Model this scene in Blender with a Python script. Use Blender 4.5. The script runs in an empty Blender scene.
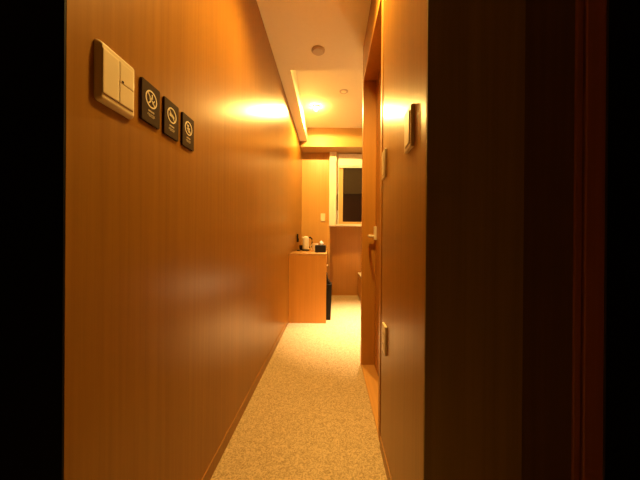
import bpy, bmesh, math
from mathutils import Vector, Matrix

sc = bpy.context.scene
COL = sc.collection
PI = math.pi

# ------------------------------------------------------------------ materials
def new_mat(name):
    m = bpy.data.materials.new(name)
    m.use_nodes = True
    nt = m.node_tree
    return m, nt, nt.nodes['Principled BSDF'], nt.links

def plain(name, col, rough=0.5, metal=0.0, spec=0.5, noise=0.0):
    m, nt, b, L = new_mat(name)
    b.inputs['Roughness'].default_value = rough
    b.inputs['Metallic'].default_value = metal
    b.inputs['Specular IOR Level'].default_value = spec
    g = nt.nodes.new('ShaderNodeNewGeometry')
    n = nt.nodes.new('ShaderNodeTexNoise')
    n.inputs['Scale'].default_value = 40
    L.new(g.outputs['Position'], n.inputs['Vector'])
    r = nt.nodes.new('ShaderNodeValToRGB')
    r.color_ramp.elements[0].color = [c * (1 - noise) for c in col] + [1]
    r.color_ramp.elements[1].color = [min(1, c * (1 + noise)) for c in col] + [1]
    L.new(n.outputs['Fac'], r.inputs['Fac'])
    L.new(r.outputs['Color'], b.inputs['Base Color'])
    return m

def wood(name, dark, light, rough=0.38, spec=0.5, grain='z', scale=1.0, bump=0.02, vein=0.35):
    """veneer with straight fine grain along one axis"""
    m, nt, b, L = new_mat(name)
    b.inputs['Roughness'].default_value = rough
    b.inputs['Specular IOR Level'].default_value = spec
    g = nt.nodes.new('ShaderNodeNewGeometry')
    mp = nt.nodes.new('ShaderNodeMapping')
    s = {'z': (1, 1, 0.02), 'x': (0.02, 1, 1), 'y': (1, 0.02, 1)}[grain]
    mp.inputs['Scale'].default_value = [k * 60 * scale for k in s]
    L.new(g.outputs['Position'], mp.inputs['Vector'])
    n1 = nt.nodes.new('ShaderNodeTexNoise'); n1.inputs['Scale'].default_value = 1.0
    n1.inputs['Detail'].default_value = 6; n1.inputs['Roughness'].default_value = 0.6
    L.new(mp.outputs['Vector'], n1.inputs['Vector'])
    mp2 = nt.nodes.new('ShaderNodeMapping')
    mp2.inputs['Scale'].default_value = [k * 9 * scale for k in s]
    L.new(g.outputs['Position'], mp2.inputs['Vector'])
    n2 = nt.nodes.new('ShaderNodeTexNoise'); n2.inputs['Scale'].default_value = 1.0
    n2.inputs['Detail'].default_value = 3
    L.new(mp2.outputs['Vector'], n2.inputs['Vector'])
    mix = nt.nodes.new('ShaderNodeMix'); mix.data_type = 'FLOAT'
    mix.inputs[0].default_value = vein
    L.new(n1.outputs['Fac'], mix.inputs[2]); L.new(n2.outputs['Fac'], mix.inputs[3])
    r = nt.nodes.new('ShaderNodeValToRGB')
    r.color_ramp.elements[0].position = 0.3; r.color_ramp.elements[1].position = 0.7
    r.color_ramp.elements[0].color = list(dark) + [1]
    r.color_ramp.elements[1].color = list(light) + [1]
    L.new(mix.outputs[0], r.inputs['Fac'])
    L.new(r.outputs['Color'], b.inputs['Base Color'])
    bp = nt.nodes.new('ShaderNodeBump'); bp.inputs['Strength'].default_value = bump
    bp.inputs['Distance'].default_value = 0.002
    L.new(n1.outputs['Fac'], bp.inputs['Height'])
    L.new(bp.outputs['Normal'], b.inputs['Normal'])
    return m

def carpet_mat():
    m, nt, b, L = new_mat('loop_carpet')
    b.inputs['Roughness'].default_value = 0.95
    b.inputs['Specular IOR Level'].default_value = 0.1
    g = nt.nodes.new('ShaderNodeNewGeometry')
    nz = nt.nodes.new('ShaderNodeTexNoise'); nz.inputs['Scale'].default_value = 70
    nz.inputs['Detail'].default_value = 5; nz.inputs['Distortion'].default_value = 1.6
    L.new(g.outputs['Position'], nz.inputs['Vector'])
    vo = nt.nodes.new('ShaderNodeTexVoronoi'); vo.inputs['Scale'].default_value = 150
    L.new(g.outputs['Position'], vo.inputs['Vector'])
    mix = nt.nodes.new('ShaderNodeMix'); mix.data_type = 'FLOAT'; mix.inputs[0].default_value = 0.3
    L.new(nz.outputs['Fac'], mix.inputs[2]); L.new(vo.outputs['Distance'], mix.inputs[3])
    r = nt.nodes.new('ShaderNodeValToRGB')
    r.color_ramp.elements[0].position = 0.3; r.color_ramp.elements[1].position = 0.62
    r.color_ramp.elements[0].color = (0.34, 0.24, 0.125, 1)
    r.color_ramp.elements[1].color = (0.68, 0.525, 0.33, 1)
    L.new(mix.outputs[0], r.inputs['Fac'])
    L.new(r.outputs['Color'], b.inputs['Base Color'])
    bp = nt.nodes.new('ShaderNodeBump'); bp.inputs['Strength'].default_value = 0.5
    bp.inputs['Distance'].default_value = 0.006
    L.new(mix.outputs[0], bp.inputs['Height']); L.new(bp.outputs['Normal'], b.inputs['Normal'])
    return m

def emis(name, col, s):
    m, nt, b, L = new_mat(name)
    b.inputs['Base Color'].default_value = (0.9, 0.9, 0.9, 1)
    b.inputs['Emission Color'].default_value = list(col) + [1]
    b.inputs['Emission Strength'].default_value = s
    return m

WARM = (1.0, 0.605, 0.145)
W_WALL = wood('wall_veneer', (0.285, 0.126, 0.019), (0.385, 0.182, 0.029), rough=0.29, spec=0.22, vein=0.25)
W_RED = wood('panel_veneer', (0.41, 0.175, 0.028), (0.52, 0.235, 0.042), rough=0.4)
W_DOOR = wood('door_veneer', (0.46, 0.205, 0.030), (0.57, 0.265, 0.044), rough=0.4)
W_SILL = wood('sill_wood', (0.60, 0.31, 0.08), (0.74, 0.40, 0.12), rough=0.4, grain='y')
W_DESK = wood('desk_veneer', (0.60, 0.28, 0.05), (0.70, 0.34, 0.065), rough=0.42)
W_TOP = wood('desk_top_veneer', (0.50, 0.26, 0.09), (0.64, 0.35, 0.12), rough=0.22, grain='y')
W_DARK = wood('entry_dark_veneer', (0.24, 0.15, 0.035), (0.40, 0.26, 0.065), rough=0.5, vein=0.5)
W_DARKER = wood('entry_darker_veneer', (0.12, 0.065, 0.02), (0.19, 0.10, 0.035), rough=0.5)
W_FRAME = wood('entry_frame_wood', (0.34, 0.11, 0.03), (0.44, 0.15, 0.04), rough=0.4)
M_BLACK = plain('black_laminate', (0.006, 0.006, 0.007), 0.6, spec=0.1)
M_CEIL = plain('ceiling_paper', (0.93, 0.86, 0.66), 0.85, spec=0.2, noise=0.02)
M_CARPET = carpet_mat()
M_EDGE_HIGHLIGHT = plain('edge_highlight_wood', (0.42, 0.20, 0.045), 0.45)  # lighter wood tone, paints the highlight on the baseboard edges
M_BEAM = wood('beam_veneer', (0.40, 0.225, 0.065), (0.48, 0.28, 0.085), rough=0.5, grain='x', bump=0.005)
W_PANEL = wood('alcove_veneer', (0.50, 0.27, 0.065), (0.60, 0.335, 0.09), rough=0.42)
M_CREAM = plain('cream_plastic', (0.80, 0.68, 0.46), 0.42, noise=0.02)
M_SHADE = plain('switch_slot_shadow', (0.26, 0.17, 0.08), 0.6)
M_SIGN = plain('sign_dark_brown', (0.050, 0.025, 0.010), 0.6, spec=0.06, noise=0.1)
M_PRINT = plain('sign_print', (0.88, 0.80, 0.64), 0.6)
M_WHITE = plain('white_plastic', (0.93, 0.92, 0.88), 0.22)
M_CASING = plain('window_casing_cream', (0.86, 0.80, 0.66), 0.5, noise=0.02)
M_BLK = plain('black_plastic', (0.008, 0.007, 0.006), 0.45, spec=0.2, noise=0.1)
M_LEATHER = plain('black_leather', (0.010, 0.008, 0.006), 0.5, spec=0.2, noise=0.3)
M_METAL = plain('brushed_brass', (0.85, 0.72, 0.5), 0.3, metal=1.0)
M_STEEL = plain('satin_nickel', (0.88, 0.80, 0.62), 0.45, metal=0.25)
M_LINEN = plain('white_linen', (0.85, 0.82, 0.76), 0.9, noise=0.03)
M_TISSUE = plain('tissue_paper', (0.9, 0.88, 0.84), 0.9)
M_CERAMIC = plain('cream_ceramic', (0.80, 0.74, 0.60), 0.3)
M_DETECT = plain('detector_plastic', (0.62, 0.52, 0.40), 0.5)
M_BULB = emis('lit_bulb', (1.0, 0.58, 0.16), 420.0)
M_DIFF = emis('downlight_lens', (1.0, 0.62, 0.24), 12.0)

def glass_mat():
    m, nt, b, L = new_mat('window_glass')
    b.inputs['Base Color'].default_value = (0.55, 0.5, 0.42, 1)
    b.inputs['Roughness'].default_value = 0.06
    b.inputs['IOR'].default_value = 1.5
    b.inputs['Transmission Weight'].default_value = 1.0
    return m
M_GLASS = glass_mat()

# ------------------------------------------------------------------ mesh helpers
def box(bm, x0, x1, y0, y1, z0, z1, bev=0.0, seg=2):
    t = bmesh.new()
    bmesh.ops.create_cube(t, size=1.0)
    for v in t.verts:
        v.co = Vector(((x0 + x1) / 2 + v.co.x * (x1 - x0), (y0 + y1) / 2 + v.co.y * (y1 - y0),
                       (z0 + z1) / 2 + v.co.z * (z1 - z0)))
    if bev > 0:
        bmesh.ops.bevel(t, geom=t.edges[:], offset=bev, segments=seg, profile=0.5, affect='EDGES')
    me = bpy.data.meshes.new('t'); t.to_mesh(me); t.free()
    bm.from_mesh(me); bpy.data.meshes.remove(me)

def lathe(bm, cx, cy, prof, n=32, axis='z', cz=0.0):
    rings = []
    for r, h in prof:
        ring = []
        for i in range(n):
            a = 2 * PI * i / n
            if axis == 'z':
                p = (cx + r * math.cos(a), cy + r * math.sin(a), h)
            else:  # around x, cx is ignored: h is x
                p = (h, cy + r * math.cos(a), cz + r * math.sin(a))
            ring.append(bm.verts.new(p))
        rings.append(ring)
    for k in range(len(rings) - 1):
        for i in range(n):
            j = (i + 1) % n
            bm.faces.new((rings[k][i], rings[k][j], rings[k + 1][j], rings[k + 1][i]))
    bm.faces.new(list(reversed(rings[0]))); bm.faces.new(rings[-1])
    return rings

def tube(bm, pts, rad, n=10):
    pts = [Vector(p) for p in pts]
    rings = []
    up = Vector((0, 0, 1))
    for i, p in enumerate(pts):
        d = (pts[min(i + 1, len(pts) - 1)] - pts[max(i - 1, 0)]).normalized()
        a = d.cross(up)
        if a.length < 1e-3: a = d.cross(Vector((0, 1, 0)))
        a.normalize(); b = d.cross(a).normalized()
        r = rad[i] if isinstance(rad, (list, tuple)) else rad
        rings.append([bm.verts.new(p + a * r * math.cos(2 * PI * k / n) + b * r * math.sin(2 * PI * k / n)) for k in range(n)])
    for k in range(len(rings) - 1):
        for i in range(n):
            j = (i + 1) % n
            bm.faces.new((rings[k][i], rings[k][j], rings[k + 1][j], rings[k + 1][i]))
    bm.faces.new(list(reversed(rings[0]))); bm.faces.new(rings[-1])

def rrect(W, H, r, n=6):
    out = []
    for (sx, sy, a0) in ((1, 1, 0), (-1, 1, PI / 2), (-1, -1, PI), (1, -1, 1.5 * PI)):
        for i in range(n + 1):
            a = a0 + PI / 2 * i / n
            out.append((sx * (W / 2 - r) + r * math.cos(a), sy * (H / 2 - r) + r * math.sin(a)))
    return out

def loft(bm, f, cu, cv, W, H, r, prof):
    """stack of rounded rectangles; prof = [(inset, w)...]; f maps (u,v,w) to the world"""
    rings = []
    for ins, w in prof:
        rr = max(r - ins * 0.6, 0.0006)
        rings.append([bm.verts.new(f(cu + u, cv + v, w)) for u, v in rrect(W - 2 * ins, H - 2 * ins, rr)])
    n = len(rings[0])
    for k in range(len(rings) - 1):
        for i in range(n):
            j = (i + 1) % n
            bm.faces.new((rings[k][i], rings[k][j], rings[k + 1][j], rings[k + 1][i]))
    bm.faces.new(list(reversed(rings[0]))); bm.faces.new(rings[-1])

def extr(bm, f, poly, w0, w1):
    a = [bm.verts.new(f(u, v, w0)) for u, v in poly]
    b = [bm.verts.new(f(u, v, w1)) for u, v in poly]
    n = len(poly)
    for i in range(n):
        j = (i + 1) % n
        bm.faces.new((a[i], a[j], b[j], b[i]))
    bm.faces.new(list(reversed(a))); bm.faces.new(b)

def ring_extr(bm, f, cu, cv, r0, r1, w0, w1, n=36, su=1.0):
    def c(r, w): return [bm.verts.new(f(cu + su * r * math.cos(2 * PI * i / n), cv + r * math.sin(2 * PI * i / n), w)) for i in range(n)]
    A, B, Cc, D = c(r0, w0), c(r1, w0), c(r1, w1), c(r0, w1)
    for i in range(n):
        j = (i + 1) % n
        for P, Q in ((A, B), (B, Cc), (Cc, D), (D, A)):
            bm.faces.new((P[i], P[j], Q[j], Q[i]))

def obj(name, bm, mat, parent=None, smooth=True, angle=14):
    bmesh.ops.recalc_face_normals(bm, faces=bm.faces[:])
    if parent is not None:
        off = Vector(parent.matrix_basis.translation)
        p = parent.parent
        while p is not None:
            off += Vector(p.matrix_basis.translation); p = p.parent
        bmesh.ops.translate(bm, verts=bm.verts[:], vec=-off)
    me = bpy.data.meshes.new(name); bm.to_mesh(me); bm.free()
    me.materials.append(mat)
    o = bpy.data.objects.new(name, me); COL.objects.link(o)
    if parent is not None: o.parent = parent
    if smooth:
        me.polygons.foreach_set('use_smooth', [True] * len(me.polygons))
        me.set_sharp_from_angle(angle=math.radians(angle))
    return o

def bxo(name, dims, mat, parent=None, bev=0.0):
    bm = bmesh.new(); box(bm, *dims, bev=bev)
    return obj(name, bm, mat, parent, smooth=bev > 0)

def struct(o):
    o['kind'] = 'structure'; return o

def thing(name, label, cat, loc, group=None):
    o = bpy.data.objects.new(name, None); COL.objects.link(o)
    o.location = loc; o.empty_display_size = 0.05
    o['label'] = label; o['category'] = cat
    if group: o['group'] = group
    return o

def copy_tree(o, parent=None):
    c = o.copy(); COL.objects.link(c)
    if parent is not None: c.parent = parent
    for ch in list(o.children): copy_tree(ch, c)
    return c

def root(name, loc):
    o = bpy.data.objects.new(name, None); COL.objects.link(o); o.location = loc
    o['kind'] = 'structure'; o.empty_display_size = 0.1
    return o

# ------------------------------------------------------------------ dimensions
EYE = 0.955
XL, XR = -0.47, 0.238
HC = 2.422           # lower ceiling
HR = 2.623           # raised ceiling
YS = 2.348           # ceiling step
YB = 4.05            # beam front
ZB = 2.339           # beam underside
YF = 4.588           # low wall under the window
YP = 4.36            # alcove panel
RX = 2.3             # right side of the bedroom

# ------------------------------------------------------------------ setting
struct(bxo('floor', (-1.9, RX, -1.6, 4.75, -0.06, 0.0), M_CARPET))

bm = bmesh.new()
box(bm, -0.60, XL, 0.478, YP + 0.3, 0, 2.70)
for v in bm.verts:
    if v.co.y < 1:
        v.co.y = 0.4742 if v.co.z > 1 else 0.4814
struct(obj('wall_left', bm, W_WALL, smooth=False))

# dark end panel at the left of the passage mouth (its edge leans a hair)
bm = bmesh.new()
box(bm, -1.9, -0.4702, 0.4705, 0.474, 0, HC)
for v in bm.verts:
    if v.co.x > -1:
        v.co.y += 0.0 if v.co.z > 1 else 0.007
struct(obj('wall_entry_left', bm, M_BLACK, smooth=False))

bm = bmesh.new()
box(bm, XR, 0.36, 0.68, 1.240, 0, HC)                 # near piece
box(bm, XR + 0.025, 0.36, 1.240, 1.27, 0, HC)         # shadow joint
box(bm, XR, 0.36, 1.27, 2.08, 2.185, HC)              # over the door
struct(obj('wall_right', bm, W_WALL, smooth=False))

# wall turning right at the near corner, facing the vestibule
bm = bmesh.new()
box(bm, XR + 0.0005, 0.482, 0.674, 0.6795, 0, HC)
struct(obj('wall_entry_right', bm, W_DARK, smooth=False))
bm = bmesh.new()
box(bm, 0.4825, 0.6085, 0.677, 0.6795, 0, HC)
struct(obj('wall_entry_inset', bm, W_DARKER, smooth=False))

# door frame and dark door at the far right edge of the picture
d2 = root('door_2', (0.66, 0.66, 0))
bm = bmesh.new(); box(bm, 0.609, 0.626, 0.672, 0.69, 0, HC - 0.002, 0.002)
obj('frame_outer', bm, W_FRAME, d2)
bm = bmesh.new(); box(bm, 0.632, 0.681, 0.669, 0.69, 0, HC - 0.002, 0.003)
obj('frame_inner', bm, W_FRAME, d2)
bm = bmesh.new(); box(bm, 0.6812, 0.685, 0.668, 0.69, 0, HC - 0.002, 0.001)
obj('edge_strip', bm, plain('edge_strip_dark', (0.05, 0.04, 0.03), 0.4), d2)
bm = bmesh.new(); box(bm, 0.626, 0.632, 0.681, 0.69, 0, HC - 0.002)
obj('joint', bm, M_BLACK, d2, smooth=False)
bm = bmesh.new(); box(bm, 0.687, 1.45, 0.70, 0.735, 0.004, HC - 0.002, 0.002)
obj('door_leaf', bm, M_BLACK, d2)

# vestibule around the camera
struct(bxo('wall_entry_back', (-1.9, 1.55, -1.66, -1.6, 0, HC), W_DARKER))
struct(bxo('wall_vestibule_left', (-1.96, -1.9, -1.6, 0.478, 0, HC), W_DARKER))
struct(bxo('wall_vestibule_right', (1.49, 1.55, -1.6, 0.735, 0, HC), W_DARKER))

# bathroom door in the right wall
d1 = root('door_1', (0.30, 1.66, 0))
bm = bmesh.new()
box(bm, XR, 0.38, 1.27, 1.31, 0, 2.185, 0.0015)
box(bm, XR, 0.38, 2.03, 2.08, 0, 2.185, 0.0015)
box(bm, XR, 0.38, 1.3085, 2.0315, 2.148, 2.185, 0.0015)
obj('door_frame', bm, W_DOOR, d1)
bm = bmesh.new(); box(bm, 0.336, 0.372, 1.312, 2.028, 0.014, 2.146, 0.001)
leaf = obj('door_leaf', bm, W_DOOR, d1)
bm = bmesh.new(); box(bm, XR + 0.002, 0.38, 1.31, 2.03, 0, 0.012, 0.001)
obj('door_sill', bm, W_SILL, d1)
# lever handle
bm = bmesh.new()
box(bm, 0.318, 0.336, 1.965, 2.003, 0.950, 1.050, 0.003)
hd = obj('door_handle', bm, M_STEEL, d1); hd['label'] = 'pale metal lever handle'
bm = bmesh.new()
lathe(bm, 0, 1.985, [(0.011, 0.331), (0.011, 0.282), (0.009, 0.279)], 16, 'x', 0.978)
tube(bm, [(0.282, 1.985, 0.978), (0.276, 1.945, 0.978), (0.276, 1.90, 0.978), (0.280, 1.87, 0.977)], [0.009, 0.009, 0.008, 0.007], 12)
obj('lever', bm, M_STEEL, hd)

# partition between bathroom and bedroom
struct(bxo('wall_partition', (0.38, RX, 2.02, 2.08, 0, 2.62), W_WALL))
struct(bxo('wall_bathroom_side', (0.372, 0.40, 0.735, 2.02, 0, HC), W_DARKER))
struct(bxo('wall_bedroom_right', (RX, RX + 0.06, 2.02, 4.80, 0, 2.70), W_WALL))

# alcove panel, low window wall
struct(bxo('wall_back', (XL, -0.008, YP, YP + 0.32, 0, ZB), W_PANEL))
bm = bmesh.new()
box(bm, -0.008, RX, YF, YF + 0.1, 0, 1.185)
struct(obj('wall_window', bm, W_RED, smooth=False))
struct(bxo('wall_window_upper', (1.36, RX, YF, YF + 0.1, 1.185, ZB), W_WALL))

# ceilings
struct(bxo('ceiling', (-1.9, RX, -1.6, YS, HC, HC + 0.06), M_CEIL))
struct(bxo('ceiling_raised', (-0.361, RX, YS, YB, HR, HR + 0.06), M_CEIL))
bm = bmesh.new(); box(bm, -0.361, RX, YS - 0.02, YS - 0.0005, HC + 0.061, HR + 0.06)
struct(obj('trim_1', bm, M_CEIL, smooth=False))
bm = bmesh.new(); box(bm, XL, -0.361, YS, YB, HC, HR + 0.06)
struct(obj('trim_2', bm, M_CEIL, smooth=False))
bm = bmesh.new(); box(bm, XL, RX, YB, YF + 0.12, ZB, HR + 0.06)
struct(obj('trim_3', bm, M_BEAM, smooth=False))

# baseboards
struct(bxo('baseboard_left', (XL, XL + 0.004, 0.482, 3.05, 0, 0.058), W_WALL, bev=0.001))
struct(bxo('baseboard_right', (XR - 0.004, XR, 0.68, 1.239, 0, 0.052), W_WALL, bev=0.001))
struct(bxo('baseboard_back', (-0.008, 0.455, YF - 0.004, YF, 0, 0.05), W_RED, bev=0.001))

struct(bxo('baseboard_highlight_left', (XL, XL + 0.0042, 0.482, 3.05, 0.0582, 0.0604), M_EDGE_HIGHLIGHT))  # thin lighter strip, stands in for the highlight on the baseboard's top edge
struct(bxo('baseboard_highlight_right', (XR - 0.0042, XR, 0.681, 1.238, 0.0522, 0.0544), M_EDGE_HIGHLIGHT))  # same painted edge highlight on the right baseboard

# window
w1 = root('window_1', (0.65, YP, 1.165))
bm = bmesh.new()
box(bm, -0.027, 0.085, 4.275, YF + 0.08, 1.165, ZB - 0.001, 0.004)
obj('casing', bm, M_CASING, w1)
bm = bmesh.new()
box(bm, 1.25, 1.36, 4.275, YF + 0.08, 1.165, ZB - 0.001, 0.004)
obj('casing', bm, M_CASING, w1)
bm = bmesh.new(); box(bm, 0.085, 1.25, 4.300, YF + 0.08, 1.168, 1.195, 0.003)
obj('window_sill', bm, M_CASING, w1)
bm = bmesh.new()
box(bm, 0.128, 0.196, 4.39, 4.45, 1.235, ZB - 0.001, 0.003)
box(bm, 1.175, 1.25, 4.39, 4.45, 1.235, ZB - 0.001, 0.003)
box(bm, 0.128, 1.25, 4.39, 4.45, 1.195, 1.238, 0.003)
obj('sash', bm, wood('sash_wood', (0.62, 0.40, 0.16), (0.74, 0.50, 0.22)), w1)
bm = bmesh.new()
box(bm, 0.0855, 0.128, 4.375, 4.46, 1.195, ZB - 0.001, 0.003)
obj('jamb', bm, M_CASING, w1)
bm = bmesh.new(); box(bm, 0.19, 1.18, 4.422, 4.428, 1.233, ZB - 0.002)
obj('pane', bm, M_GLASS, w1, smooth=False)
bm = bmesh.new()
tube(bm, [(0.108, 4.365, 1.44), (0.1085, 4.352, 1.48), (0.108, 4.352, 1.62), (0.108, 4.365, 1.66)], 0.006)
box(bm, 0.101, 0.116, 4.362, 4.377, 1.42, 1.68, 0.002)
obj('window_handle', bm, plain('handle_bronze', (0.45, 0.30, 0.13), 0.4, metal=0.4), w1)
bm = bmesh.new()
lathe(bm, 0.500, 4.36, [(0.010, 1.194), (0.014, 1.205), (0.012, 1.230), (0.006, 1.235)], 16)
obj('latch', bm, M_CASING, w1)
# night outside: dark facade of the neighbouring building
struct(bxo('wall_outside', (-1.0, 2.6, 5.6, 5.7, 0, 3.6), plain('night_facade', (0.40, 0.34, 0.30), 0.9)))

# roller blind
rb = thing('roller_blind', 'roller blind with a white cassette and dark fabric half lowered in the window', 'blind', (0.68, 4.345, 2.13))
bm = bmesh.new(); box(bm, 0.118, 1.246, 4.328, 4.372, 2.128, 2.326, 0.006, 3)
obj('cassette', bm, M_WHITE, rb)
bm = bmesh.new(); box(bm, 0.132, 1.238, 4.346, 4.358, 2.105, 2.1275, 0.003)
obj('hem_bar', bm, M_WHITE, rb)
bm = bmesh.new(); box(bm, 0.200, 1.172, 4.383, 4.3855, 1.686, 2.20)
obj('fabric', bm, plain('dark_blind_fabric', (0.042, 0.030, 0.019), 0.9, spec=0.1, noise=0.1), rb, smooth=False)

# ------------------------------------------------------------------ wall fittings
def fL(u, v, w): return (XL + w, u, v)
def fR(u, v, w): return (XR - w, u, v)
def fB(u, v, w): return (u, YP - w, v)
PLATE = [(0.0, 0.0), (0.0, 0.003), (0.0012, 0.006), (0.0035, 0.0092), (0.0055, 0.0112), (0.0075, 0.0118)]

# big three-rocker light switch on the left wall
cu, cv = 0.5805, 1.289
sw = thing('light_switch', 'wide cream light switch plate with three rockers left of the dark signs', 'light switch', (XL, cu, cv - 0.06))
bm = bmesh.new(); loft(bm, fL, cu + 0.002, cv, 0.099, 0.122, 0.008, PLATE)
obj('cover_plate', bm, M_CREAM, sw)
bm = bmesh.new(); loft(bm, fL, cu, cv, 0.0855, 0.0918, 0.002, [(0, 0.0117), (0, 0.01195)])
obj('rocker_recess', bm, M_SHADE, sw)
RK = [(0, 0.0119), (0, 0.0130), (0.0008, 0.0138), (0.002, 0.0142)]
bm = bmesh.new(); loft(bm, fL, cu - 0.0216, cv, 0.0420, 0.0905, 0.002, RK)
obj('rocker', bm, M_CREAM, sw)
bm = bmesh.new(); loft(bm, fL, cu + 0.0216, cv + 0.0228, 0.0420, 0.0449, 0.002, RK)
obj('rocker', bm, M_CREAM, sw)
bm = bmesh.new(); loft(bm, fL, cu + 0.0216, cv - 0.0228, 0.0420, 0.0449, 0.002, RK)
r3 = obj('rocker', bm, M_CREAM, sw)
bm = bmesh.new()
loft(bm, fL, cu + 0.0085, cv + 0.004, 0.005, 0.005, 0.002, [(0, 0.0140), (0, 0.0148), (0.001, 0.0151)])
obj('indicator', bm, M_BLK, sw)

# signs
def dash_rows(bm, cu, cv, rows, w0=0.0058, w1=0.0063):
    for dz, segs, h in rows:
        for a, b in segs:
            extr(bm, fL, [(cu + a, cv + dz), (cu + b, cv + dz), (cu + b, cv + dz + h), (cu + a, cv + dz + h)], w0, w1)

def strip(bm, pts, wd):
    """flat stroke on the sign face"""
    for (u0, v0), (u1, v1) in zip(pts[:-1], pts[1:]):
        d = Vector((u1 - u0, v1 - v0)); d.normalize()
        n = Vector((-d.y, d.x)) * wd / 2
        e = d * wd * 0.3
        extr(bm, fL, [(u0 + n.x - e.x, v0 + n.y - e.y), (u1 + n.x + e.x, v1 + n.y + e.y),
                      (u1 - n.x + e.x, v1 - n.y + e.y), (u0 - n.x - e.x, v0 - n.y - e.y)], 0.0058, 0.0063)

def sign(cu, cv, kind, label):
    t = thing('notice_sign', label, 'sign', (XL, cu, cv - 0.0515), 'dark notice signs on the left wall')
    bm = bmesh.new(); loft(bm, fL, cu, cv, 0.070, 0.103, 0.0035, [(0, 0), (0, 0.0052), (0.0007, 0.006)])
    obj('plate', bm, M_SIGN, t)
    pu, pv = cu, cv + 0.012
    bm = bmesh.new()
    ring_extr(bm, fL, pu, pv, 0.0185, 0.0222, 0.0058, 0.0063)
    a = math.radians(135)
    strip(bm, [(pu + 0.019 * math.cos(a), pv + 0.019 * math.sin(a)), (pu - 0.019 * math.cos(a), pv - 0.019 * math.sin(a))], 0.0032)
    if kind == 0:      # zig-zag mark
        strip(bm, [(pu - 0.010, pv - 0.012), (pu - 0.003, pv - 0.006), (pu - 0.006, pv + 0.003), (pu + 0.004, pv + 0.004), (pu + 0.003, pv + 0.013)], 0.0035)
        strip(bm, [(pu + 0.005, pv - 0.008), (pu + 0.012, pv + 0.001)], 0.003)
    elif kind == 1:    # low rounded shape
        extr(bm, fL, [(pu - 0.012, pv - 0.004), (pu + 0.011, pv - 0.006), (pu + 0.012, pv - 0.001), (pu + 0.004, pv + 0.003), (pu - 0.003, pv + 0.005), (pu - 0.011, pv + 0.004)], 0.0058, 0.0063)
    else:              # small figure
        ring_extr(bm, fL, pu - 0.002, pv + 0.008, 0.0005, 0.0036, 0.0058, 0.0063, 16)
        strip(bm, [(pu - 0.002, pv + 0.004), (pu - 0.004, pv - 0.006), (pu + 0.004, pv - 0.012)], 0.004)
        strip(bm, [(pu - 0.010, pv - 0.002), (pu + 0.007, pv + 0.001)], 0.003)
    obj('pictogram', bm, M_PRINT, t)
    bm = bmesh.new()
    dash_rows(bm, cu, cv, [(-0.0215, [(-0.011, -0.0065), (-0.0055, -0.0015), (-0.0005, 0.004), (0.005, 0.011)], 0.0042),
                           (-0.0275, [(-0.014, -0.004), (-0.002, 0.013)], 0.0013),
                           (-0.0305, [(-0.015, 0.003), (0.0045, 0.014)], 0.0013),
                           (-0.0335, [(-0.010, -0.001), (0.0005, 0.010)], 0.0013)])
    obj('lettering', bm, plain('sign_lettering', (0.60, 0.50, 0.36), 0.6), t)
    return t
sign(0.695, 1.2975, 0, 'dark notice sign with a crossed zigzag in a circle, next to the cream switch')
sign(0.785, 1.2975, 1, 'middle one of the three dark signs, a crossed flat shape in its circle')
sign(0.877, 1.2975, 2, 'dark notice sign with a crossed figure in a circle, farthest from the cream switch')

# two switches and an outlet on the right wall
PL3 = [(0.0, 0.0), (0.0, 0.004), (0.001, 0.007), (0.003, 0.0085)]
PL2 = [(0.0, 0.0), (0.0, 0.006), (0.0015, 0.0105), (0.004, 0.0128)]
cu, cv = 0.812, 1.286
s2 = thing('light_switch', 'tall framed cream switch plate nearest the dark corner on the right wall', 'light switch', (XR, cu, cv - 0.062))
bm = bmesh.new(); loft(bm, fR, cu, cv, 0.072, 0.124, 0.004, [(0, 0), (0, 0.006), (0.001, 0.0085), (0.003, 0.0098)])
obj('cover_plate', bm, M_CREAM, s2)
bm = bmesh.new(); loft(bm, fR, cu, cv, 0.050, 0.100, 0.002, [(0, 0.0096), (0, 0.0101)])
obj('rocker_recess', bm, M_SHADE, s2)
bm = bmesh.new(); loft(bm, fR, cu, cv, 0.0465, 0.096, 0.002, [(0, 0.010), (0.0, 0.0115), (0.001, 0.0122)])
obj('rocker', bm, M_CREAM, s2)

cu, cv = 1.193, 1.286
s3 = thing('light_switch', 'slim cream switch plate on the right wall close to the door frame', 'light switch', (XR, cu, cv - 0.06))
bm = bmesh.new(); loft(bm, fR, cu, cv, 0.066, 0.126, 0.004, PL3)
obj('cover_plate', bm, M_CREAM, s3)
bm = bmesh.new(); loft(bm, fR, cu, cv, 0.046, 0.096, 0.002, [(0, 0.0083), (0, 0.0088)])
obj('rocker_recess', bm, M_SHADE, s3)
for k in (1, 0, -1):
    bm = bmesh.new(); loft(bm, fR, cu, cv + k * 0.0317, 0.043, 0.030, 0.002, [(0, 0.0087), (0.0, 0.0098), (0.0008, 0.0102)])
    obj('rocker', bm, M_CREAM, s3)

cu, cv = 1.155, 0.531
s4 = thing('wall_outlet', 'cream power outlet low on the right wall beside the door', 'outlet', (XR, cu, cv - 0.06))
bm = bmesh.new(); loft(bm, fR, cu, cv, 0.070, 0.122, 0.004, PL3)
obj('cover_plate', bm, M_CREAM, s4)
for k in (1, -1):
    bm = bmesh.new(); loft(bm, fR, cu, cv + k * 0.022, 0.036, 0.034, 0.006, [(0, 0.0083), (0.0, 0.0093), (0.0006, 0.0097)])
    sk = obj('socket', bm, M_CREAM, s4)
    bm = bmesh.new()
    for du in (-0.0065, 0.0065):
        loft(bm, fR, cu + du, cv + k * 0.022, 0.0025, 0.010, 0.0008, [(0, 0.0093), (0, 0.00995)])
    obj('slot', bm, M_BLK, sk)

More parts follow.
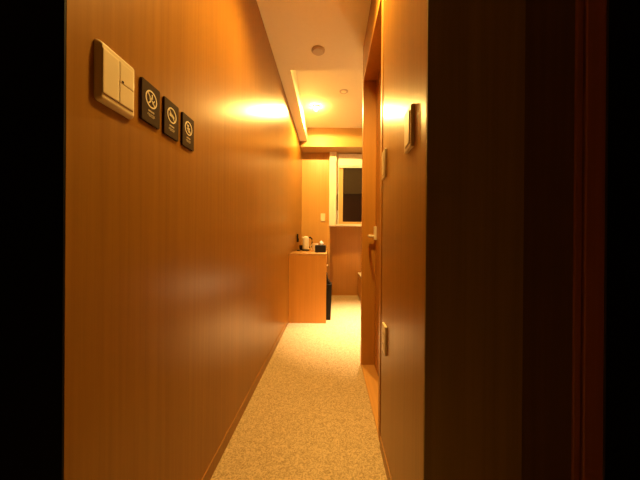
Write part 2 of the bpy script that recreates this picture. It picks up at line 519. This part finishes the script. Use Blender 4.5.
cu, cv = -0.126, 1.302
s5 = thing('light_switch', 'small cream switch plate on the far wall beside the window', 'light switch', (cu, YP, cv - 0.06))
bm = bmesh.new(); loft(bm, fB, cu, cv, 0.075, 0.128, 0.005, PL2)
obj('cover_plate', bm, M_CREAM, s5)
bm = bmesh.new(); loft(bm, fB, cu, cv, 0.046, 0.096, 0.002, [(0, 0.0126), (0.0, 0.0145), (0.001, 0.0152)])
obj('rocker', bm, M_CREAM, s5)

# ------------------------------------------------------------------ ceiling fittings
sd = thing('smoke_detector', 'round beige smoke detector on the lower near ceiling', 'smoke detector', (-0.109, 2.098, HC))
bm = bmesh.new(); lathe(bm, -0.109, 2.098, [(0.052, HC), (0.052, HC - 0.006), (0.049, HC - 0.010)], 40)
obj('base', bm, M_DETECT, sd)
bm = bmesh.new(); lathe(bm, -0.109, 2.098, [(0.044, HC - 0.010), (0.044, HC - 0.013), (0.040, HC - 0.017), (0.020, HC - 0.019), (0.001, HC - 0.0195)], 40)
obj('sensor_cap', bm, M_DETECT, sd)

sp = thing('smoke_detector', 'small round disc on the raised ceiling right of the lit lamp', 'smoke detector', (0.135, 3.047, HR))
bm = bmesh.new(); lathe(bm, 0.135, 3.047, [(0.050, HR), (0.049, HR - 0.003), (0.046, HR - 0.005)], 40)
obj('base', bm, M_DETECT, sp)
bm = bmesh.new(); lathe(bm, 0.135, 3.047, [(0.030, HR - 0.005), (0.030, HR - 0.007), (0.026, HR - 0.009), (0.001, HR - 0.010)], 32)
obj('sensor_cap', bm, M_CEIL, sp)

LX, LY, LZ = -0.197, 3.40, HR - 0.034
cl = thing('ceiling_lamp', 'lit ceiling lamp with a bare glowing bulb on the raised ceiling', 'lamp', (LX, LY, HR))
bm = bmesh.new(); lathe(bm, LX, LY, [(0.042, HR), (0.042, HR - 0.008), (0.036, HR - 0.012), (0.016, HR - 0.0125), (0.016, HR - 0.016), (0.013, HR - 0.018)], 32)
obj('socket_ring', bm, M_DETECT, cl)
bm = bmesh.new()
prof = [(0.012, LZ + 0.021)]
for i in range(1, 13):
    a = PI * i / 13
    prof.append((max(0.001, 0.021 * math.sin(a)), LZ + 0.021 * math.cos(a)))
lathe(bm, LX, LY, prof, 24)
obj('bulb', bm, M_BULB, cl)

# recessed downlights that stand outside the frame
def downlight(x, y, z, label):
    t = thing('downlight', label, 'downlight', (x, y, z))
    bm = bmesh.new()
    ring_extr(bm, lambda u, v, w: (u, v, z - w), x, y, 0.040, 0.052, 0.0, 0.004)
    obj('trim_ring', bm, M_CEIL, t)
    bm = bmesh.new(); lathe(bm, x, y, [(0.040, z), (0.040, z - 0.002), (0.0395, z - 0.0025)], 32)
    obj('lens', bm, M_DIFF, t)
def spot(name, x, y, z, power, size, blend, tgt=None, rad=0.04, col=WARM):
    l = bpy.data.lights.new(name, 'SPOT'); l.energy = power; l.color = col
    l.spot_size = math.radians(size); l.spot_blend = blend; l.shadow_soft_size = rad
    o = bpy.data.objects.new(name, l); COL.objects.link(o); o.location = (x, y, z)
    if tgt:
        d = Vector(tgt) - Vector((x, y, z)); o.rotation_euler = d.to_track_quat('-Z', 'Y').to_euler()
    return o
downlight(0.065, 1.20, HC, 'small round downlight in the lower ceiling above the passage')
spot('downlight_beam', 0.065, 1.20, HC - 0.006, 140, 148, 0.7, rad=0.06)
spot('lamp_beam', LX, LY, HR - 0.060, 115, 178, 0.12, rad=0.02)
downlight(0.46, 3.02, HR, 'small round downlight above the bed side of the room')
spot('downlight_beam', 0.46, 3.02, HR - 0.006, 1150, 54, 1.0, col=(1.0, 0.70, 0.36))

# ------------------------------------------------------------------ desk
DX, DY0, DY1, DZ = -0.043, 3.055, 4.355, 0.789
dk = thing('desk', 'light wooden desk with a plain end panel against the left wall', 'desk', (-0.255, 3.59, 0))
bm = bmesh.new(); box(bm, XL + 0.001, DX, DY0, DY1, DZ - 0.024, DZ, 0.0015)
obj('desk_top', bm, W_TOP, dk)
bm = bmesh.new(); box(bm, XL + 0.001, DX - 0.001, DY0 + 0.001, DY0 + 0.026, 0.0, DZ - 0.0243, 0.001)
obj('side_panel', bm, W_DESK, dk)
bm = bmesh.new(); box(bm, XL + 0.001, DX - 0.001, DY1 - 0.026, DY1 - 0.001, 0.0, DZ - 0.0243, 0.001)
obj('side_panel', bm, W_DESK, dk)
bm = bmesh.new(); box(bm, XL + 0.001, XL + 0.015, DY0 + 0.0265, DY1 - 0.0265, 0.10, DZ - 0.0243)
obj('back_panel', bm, W_DESK, dk, smooth=False)
bm = bmesh.new(); box(bm, XL + 0.0155, DX - 0.012, DY0 + 0.028, DY1 - 0.028, 0.60, DZ - 0.026, 0.001)
dr = obj('drawer', bm, W_DESK, dk)
bm = bmesh.new(); lathe(bm, 0, 3.17, [(0.004, DX - 0.014), (0.004, DX + 0.004), (0.010, DX + 0.006), (0.010, DX + 0.014), (0.007, DX + 0.016)], 16, 'x', 0.645)
obj('knob', bm, M_METAL, dr)

# waste bin
bn = thing('waste_bin', 'black waste bin with a sloping lid standing beside the wooden desk', 'bin', (-0.055, 3.27, 0))
def fT(u, v, w): return (u, v, w)
bm = bmesh.new(); loft(bm, fT, -0.055, 3.27, 0.146, 0.20, 0.02, [(0.010, 0), (0.008, 0.006), (0.0, 0.36), (0.0, 0.405)])
obj('bin_body', bm, M_BLK, bn)
bm = bmesh.new(); loft(bm, fT, -0.055, 3.27, 0.152, 0.206, 0.022, [(0.0, 0.395), (0.0, 0.418), (0.003, 0.42)])
obj('rim', bm, M_BLK, bn)
bm = bmesh.new()
extr(bm, lambda u, v, w: (u, w, v), [(-0.120, 0.42), (-0.010, 0.42), (0.006, 0.425), (-0.026, 0.47), (-0.034, 0.53), (-0.060, 0.555), (-0.120, 0.56)], 3.175, 3.365)
obj('lid', bm, M_BLK, bn)

# kettle
kx, ky = -0.343, 3.77
kt = thing('electric_kettle', 'tall white electric kettle with a black handle on the desk', 'kettle', (kx, ky, DZ))
bm = bmesh.new(); lathe(bm, kx, ky, [(0.052, DZ), (0.054, DZ + 0.006), (0.052, DZ + 0.018), (0.046, DZ + 0.02)], 36)
obj('power_base', bm, M_BLK, kt)
bm = bmesh.new(); lathe(bm, kx, ky, [(0.045, DZ + 0.0205), (0.047, DZ + 0.03), (0.046, DZ + 0.10), (0.043, DZ + 0.155), (0.041, DZ + 0.178)], 36)
obj('body', bm, M_WHITE, kt)
bm = bmesh.new(); lathe(bm, kx, ky, [(0.041, DZ + 0.1785), (0.039, DZ + 0.188), (0.032, DZ + 0.196), (0.020, DZ + 0.202), (0.001, DZ + 0.204)], 36)
obj('kettle_lid', bm, M_WHITE, kt)
bm = bmesh.new()
tube(bm, [(kx + 0.036, ky, DZ + 0.182), (kx + 0.062, ky, DZ + 0.186), (kx + 0.083, ky, DZ + 0.165), (kx + 0.088, ky, DZ + 0.11), (kx + 0.080, ky, DZ + 0.06), (kx + 0.046, ky, DZ + 0.045)], [0.010, 0.011, 0.011, 0.010, 0.010, 0.008], 12)
obj('handle', bm, M_BLK, kt)
bm = bmesh.new()
tube(bm, [(kx - 0.036, ky - 0.012, DZ + 0.172), (kx - 0.047, ky - 0.018, DZ + 0.186), (kx - 0.052, ky - 0.021, DZ + 0.192)], [0.012, 0.009, 0.007], 12)
obj('spout', bm, M_WHITE, kt)

# tissue box with a tissue
tb = thing('tissue_box', 'black leather tissue box with a white tissue on the desk corner', 'tissue box', (-0.122, 3.33, DZ))
bm = bmesh.new(); box(bm, -0.187, -0.057, 3.265, 3.395, DZ, DZ + 0.090, 0.006, 3)
obj('box', bm, M_LEATHER, tb)
bm = bmesh.new(); ring_extr(bm, lambda u, v, w: (u, v, w), -0.122, 3.33, 0.020, 0.034, DZ + 0.0898, DZ + 0.0925, 32)
obj('opening_rim', bm, M_BLK, tb)
bm = bmesh.new()
n = 16
prev = None
for k, (r, h) in enumerate([(0.016, 0.088), (0.020, 0.100), (0.027, 0.113), (0.020, 0.128), (0.006, 0.140)]):
    ring = []
    for i in range(n):
        a = 2 * PI * i / n
        rr = r * (1 + 0.35 * math.sin(3 * a + k))
        ring.append(bm.verts.new((-0.112 + rr * math.cos(a) * 0.8, 3.33 + rr * math.sin(a) * 0.5, DZ + h + 0.006 * math.sin(2 * a))))
    if prev:
        for i in range(n):
            j = (i + 1) % n
            bm.faces.new((prev[i], prev[j], ring[j], ring[i]))
    else:
        bm.faces.new(list(reversed(ring)))
    prev = ring
bm.faces.new(prev)
obj('tissue', bm, M_TISSUE, tb)

# cups
def cup(x, y, mat, label, a, r=0.040, h=0.066):
    t = thing('cup', label, 'cup', (x, y, DZ))
    bm = bmesh.new()
    lathe(bm, x, y, [(r * 0.62, DZ), (r * 0.72, DZ + 0.004), (r * 0.93, DZ + h * 0.5), (r, DZ + h), (r - 0.003, DZ + h), (r * 0.85, DZ + h * 0.5), (r * 0.62, DZ + 0.007), (0.001, DZ + 0.0065)], 32)
    obj('bowl', bm, mat, t)
    bm = bmesh.new()
    pts = []
    for i in range(9):
        b = -PI / 2 + PI * i / 8
        d = r * 0.88 + 0.024 * math.cos(b)
        pts.append((x + d * math.cos(a), y + d * math.sin(a), DZ + h * 0.52 + h * 0.30 * math.sin(b)))
    tube(bm, pts, 0.0042, 8)
    obj('handle', bm, mat, t)
    return t
cup(-0.203, 3.60, M_WHITE, 'tall pale cup between the white kettle and the black tissue box', PI, 0.042, 0.108)
cup(-0.425, 3.93, M_BLK, 'black cup behind the white kettle by the left wall', PI / 2, 0.030, 0.072)

# remote on the desk and handset on the wall
rc = thing('remote_control', 'small dark remote control lying at the rear left of the desk', 'remote control', (-0.43, 3.72, DZ))
bm = bmesh.new(); box(bm, -0.452, -0.412, 3.63, 3.79, DZ, DZ + 0.014, 0.004)
obj('body', bm, M_BLK, rc)
bm = bmesh.new()
for i in range(4):
    for j in range(2):
        box(bm, -0.443 + j * 0.014, -0.435 + j * 0.014, 3.66 + i * 0.028, 3.675 + i * 0.028, DZ + 0.0139, DZ + 0.0155, 0.0005)
obj('buttons', bm, plain('remote_buttons', (0.2, 0.18, 0.15), 0.6), rc)

wh = thing('wall_holder', 'narrow black holder fixed on the left wall above the desk', 'holder', (XL, 3.79, 0.93))
bm = bmesh.new(); loft(bm, fL, 3.79, 0.965, 0.050, 0.115, 0.008, [(0, 0), (0, 0.014), (0.003, 0.018)])
obj('back_plate', bm, M_BLK, wh)
bm = bmesh.new(); loft(bm, fL, 3.79, 0.935, 0.044, 0.050, 0.006, [(0, 0.0179), (0, 0.022), (0.002, 0.025)])
obj('pocket', bm, M_BLK, wh)

# bed peeping out behind the door jamb
bd = thing('bed', 'white bed on a wooden base just showing past the door frame', 'bed', (0.95, 3.5, 0))
bm = bmesh.new(); box(bm, 0.462, 1.448, 2.56, 4.535, 0.03, 0.345, 0.004)
obj('bed_base', bm, W_RED, bd)
for lx in (0.52, 1.38):
    for ly in (2.62, 4.47):
        bm = bmesh.new(); box(bm, lx - 0.03, lx + 0.03, ly - 0.03, ly + 0.03, 0, 0.0305, 0.003)
        obj('leg', bm, W_RED, bd)
bm = bmesh.new(); box(bm, 0.470, 1.440, 2.565, 4.525, 0.3455, 0.385, 0.008, 3)
obj('mattress', bm, plain('mattress_ticking', (0.55, 0.34, 0.16), 0.9), bd)
bm = bmesh.new(); box(bm, 0.460, 1.450, 2.555, 4.535, 0.380, 0.398, 0.006, 3)
obj('duvet', bm, M_LINEN, bd)

# ------------------------------------------------------------------ world, camera, view
w = bpy.data.worlds.new('night'); sc.world = w; w.use_nodes = True
w.node_tree.nodes['Background'].inputs['Color'].default_value = (0.05, 0.05, 0.05, 1)
w.node_tree.nodes['Background'].inputs['Strength'].default_value = 1.0

cam = bpy.data.cameras.new('camera'); co = bpy.data.objects.new('camera', cam); COL.objects.link(co)
co.location = (0, 0, EYE)
co.rotation_euler = (PI / 2, math.radians(-0.5), 0)
cam.sensor_width = 36; cam.lens = 270 / 640 * 36
cam.shift_x = -10.5 / 640; cam.shift_y = -1.0 / 640
cam.clip_start = 0.01
sc.camera = co

sc.view_settings.view_transform = 'Standard'
sc.view_settings.look = 'None'
sc.view_settings.gamma = 1.0
sc.view_settings.use_curve_mapping = False
sc.view_settings.exposure = 0.3
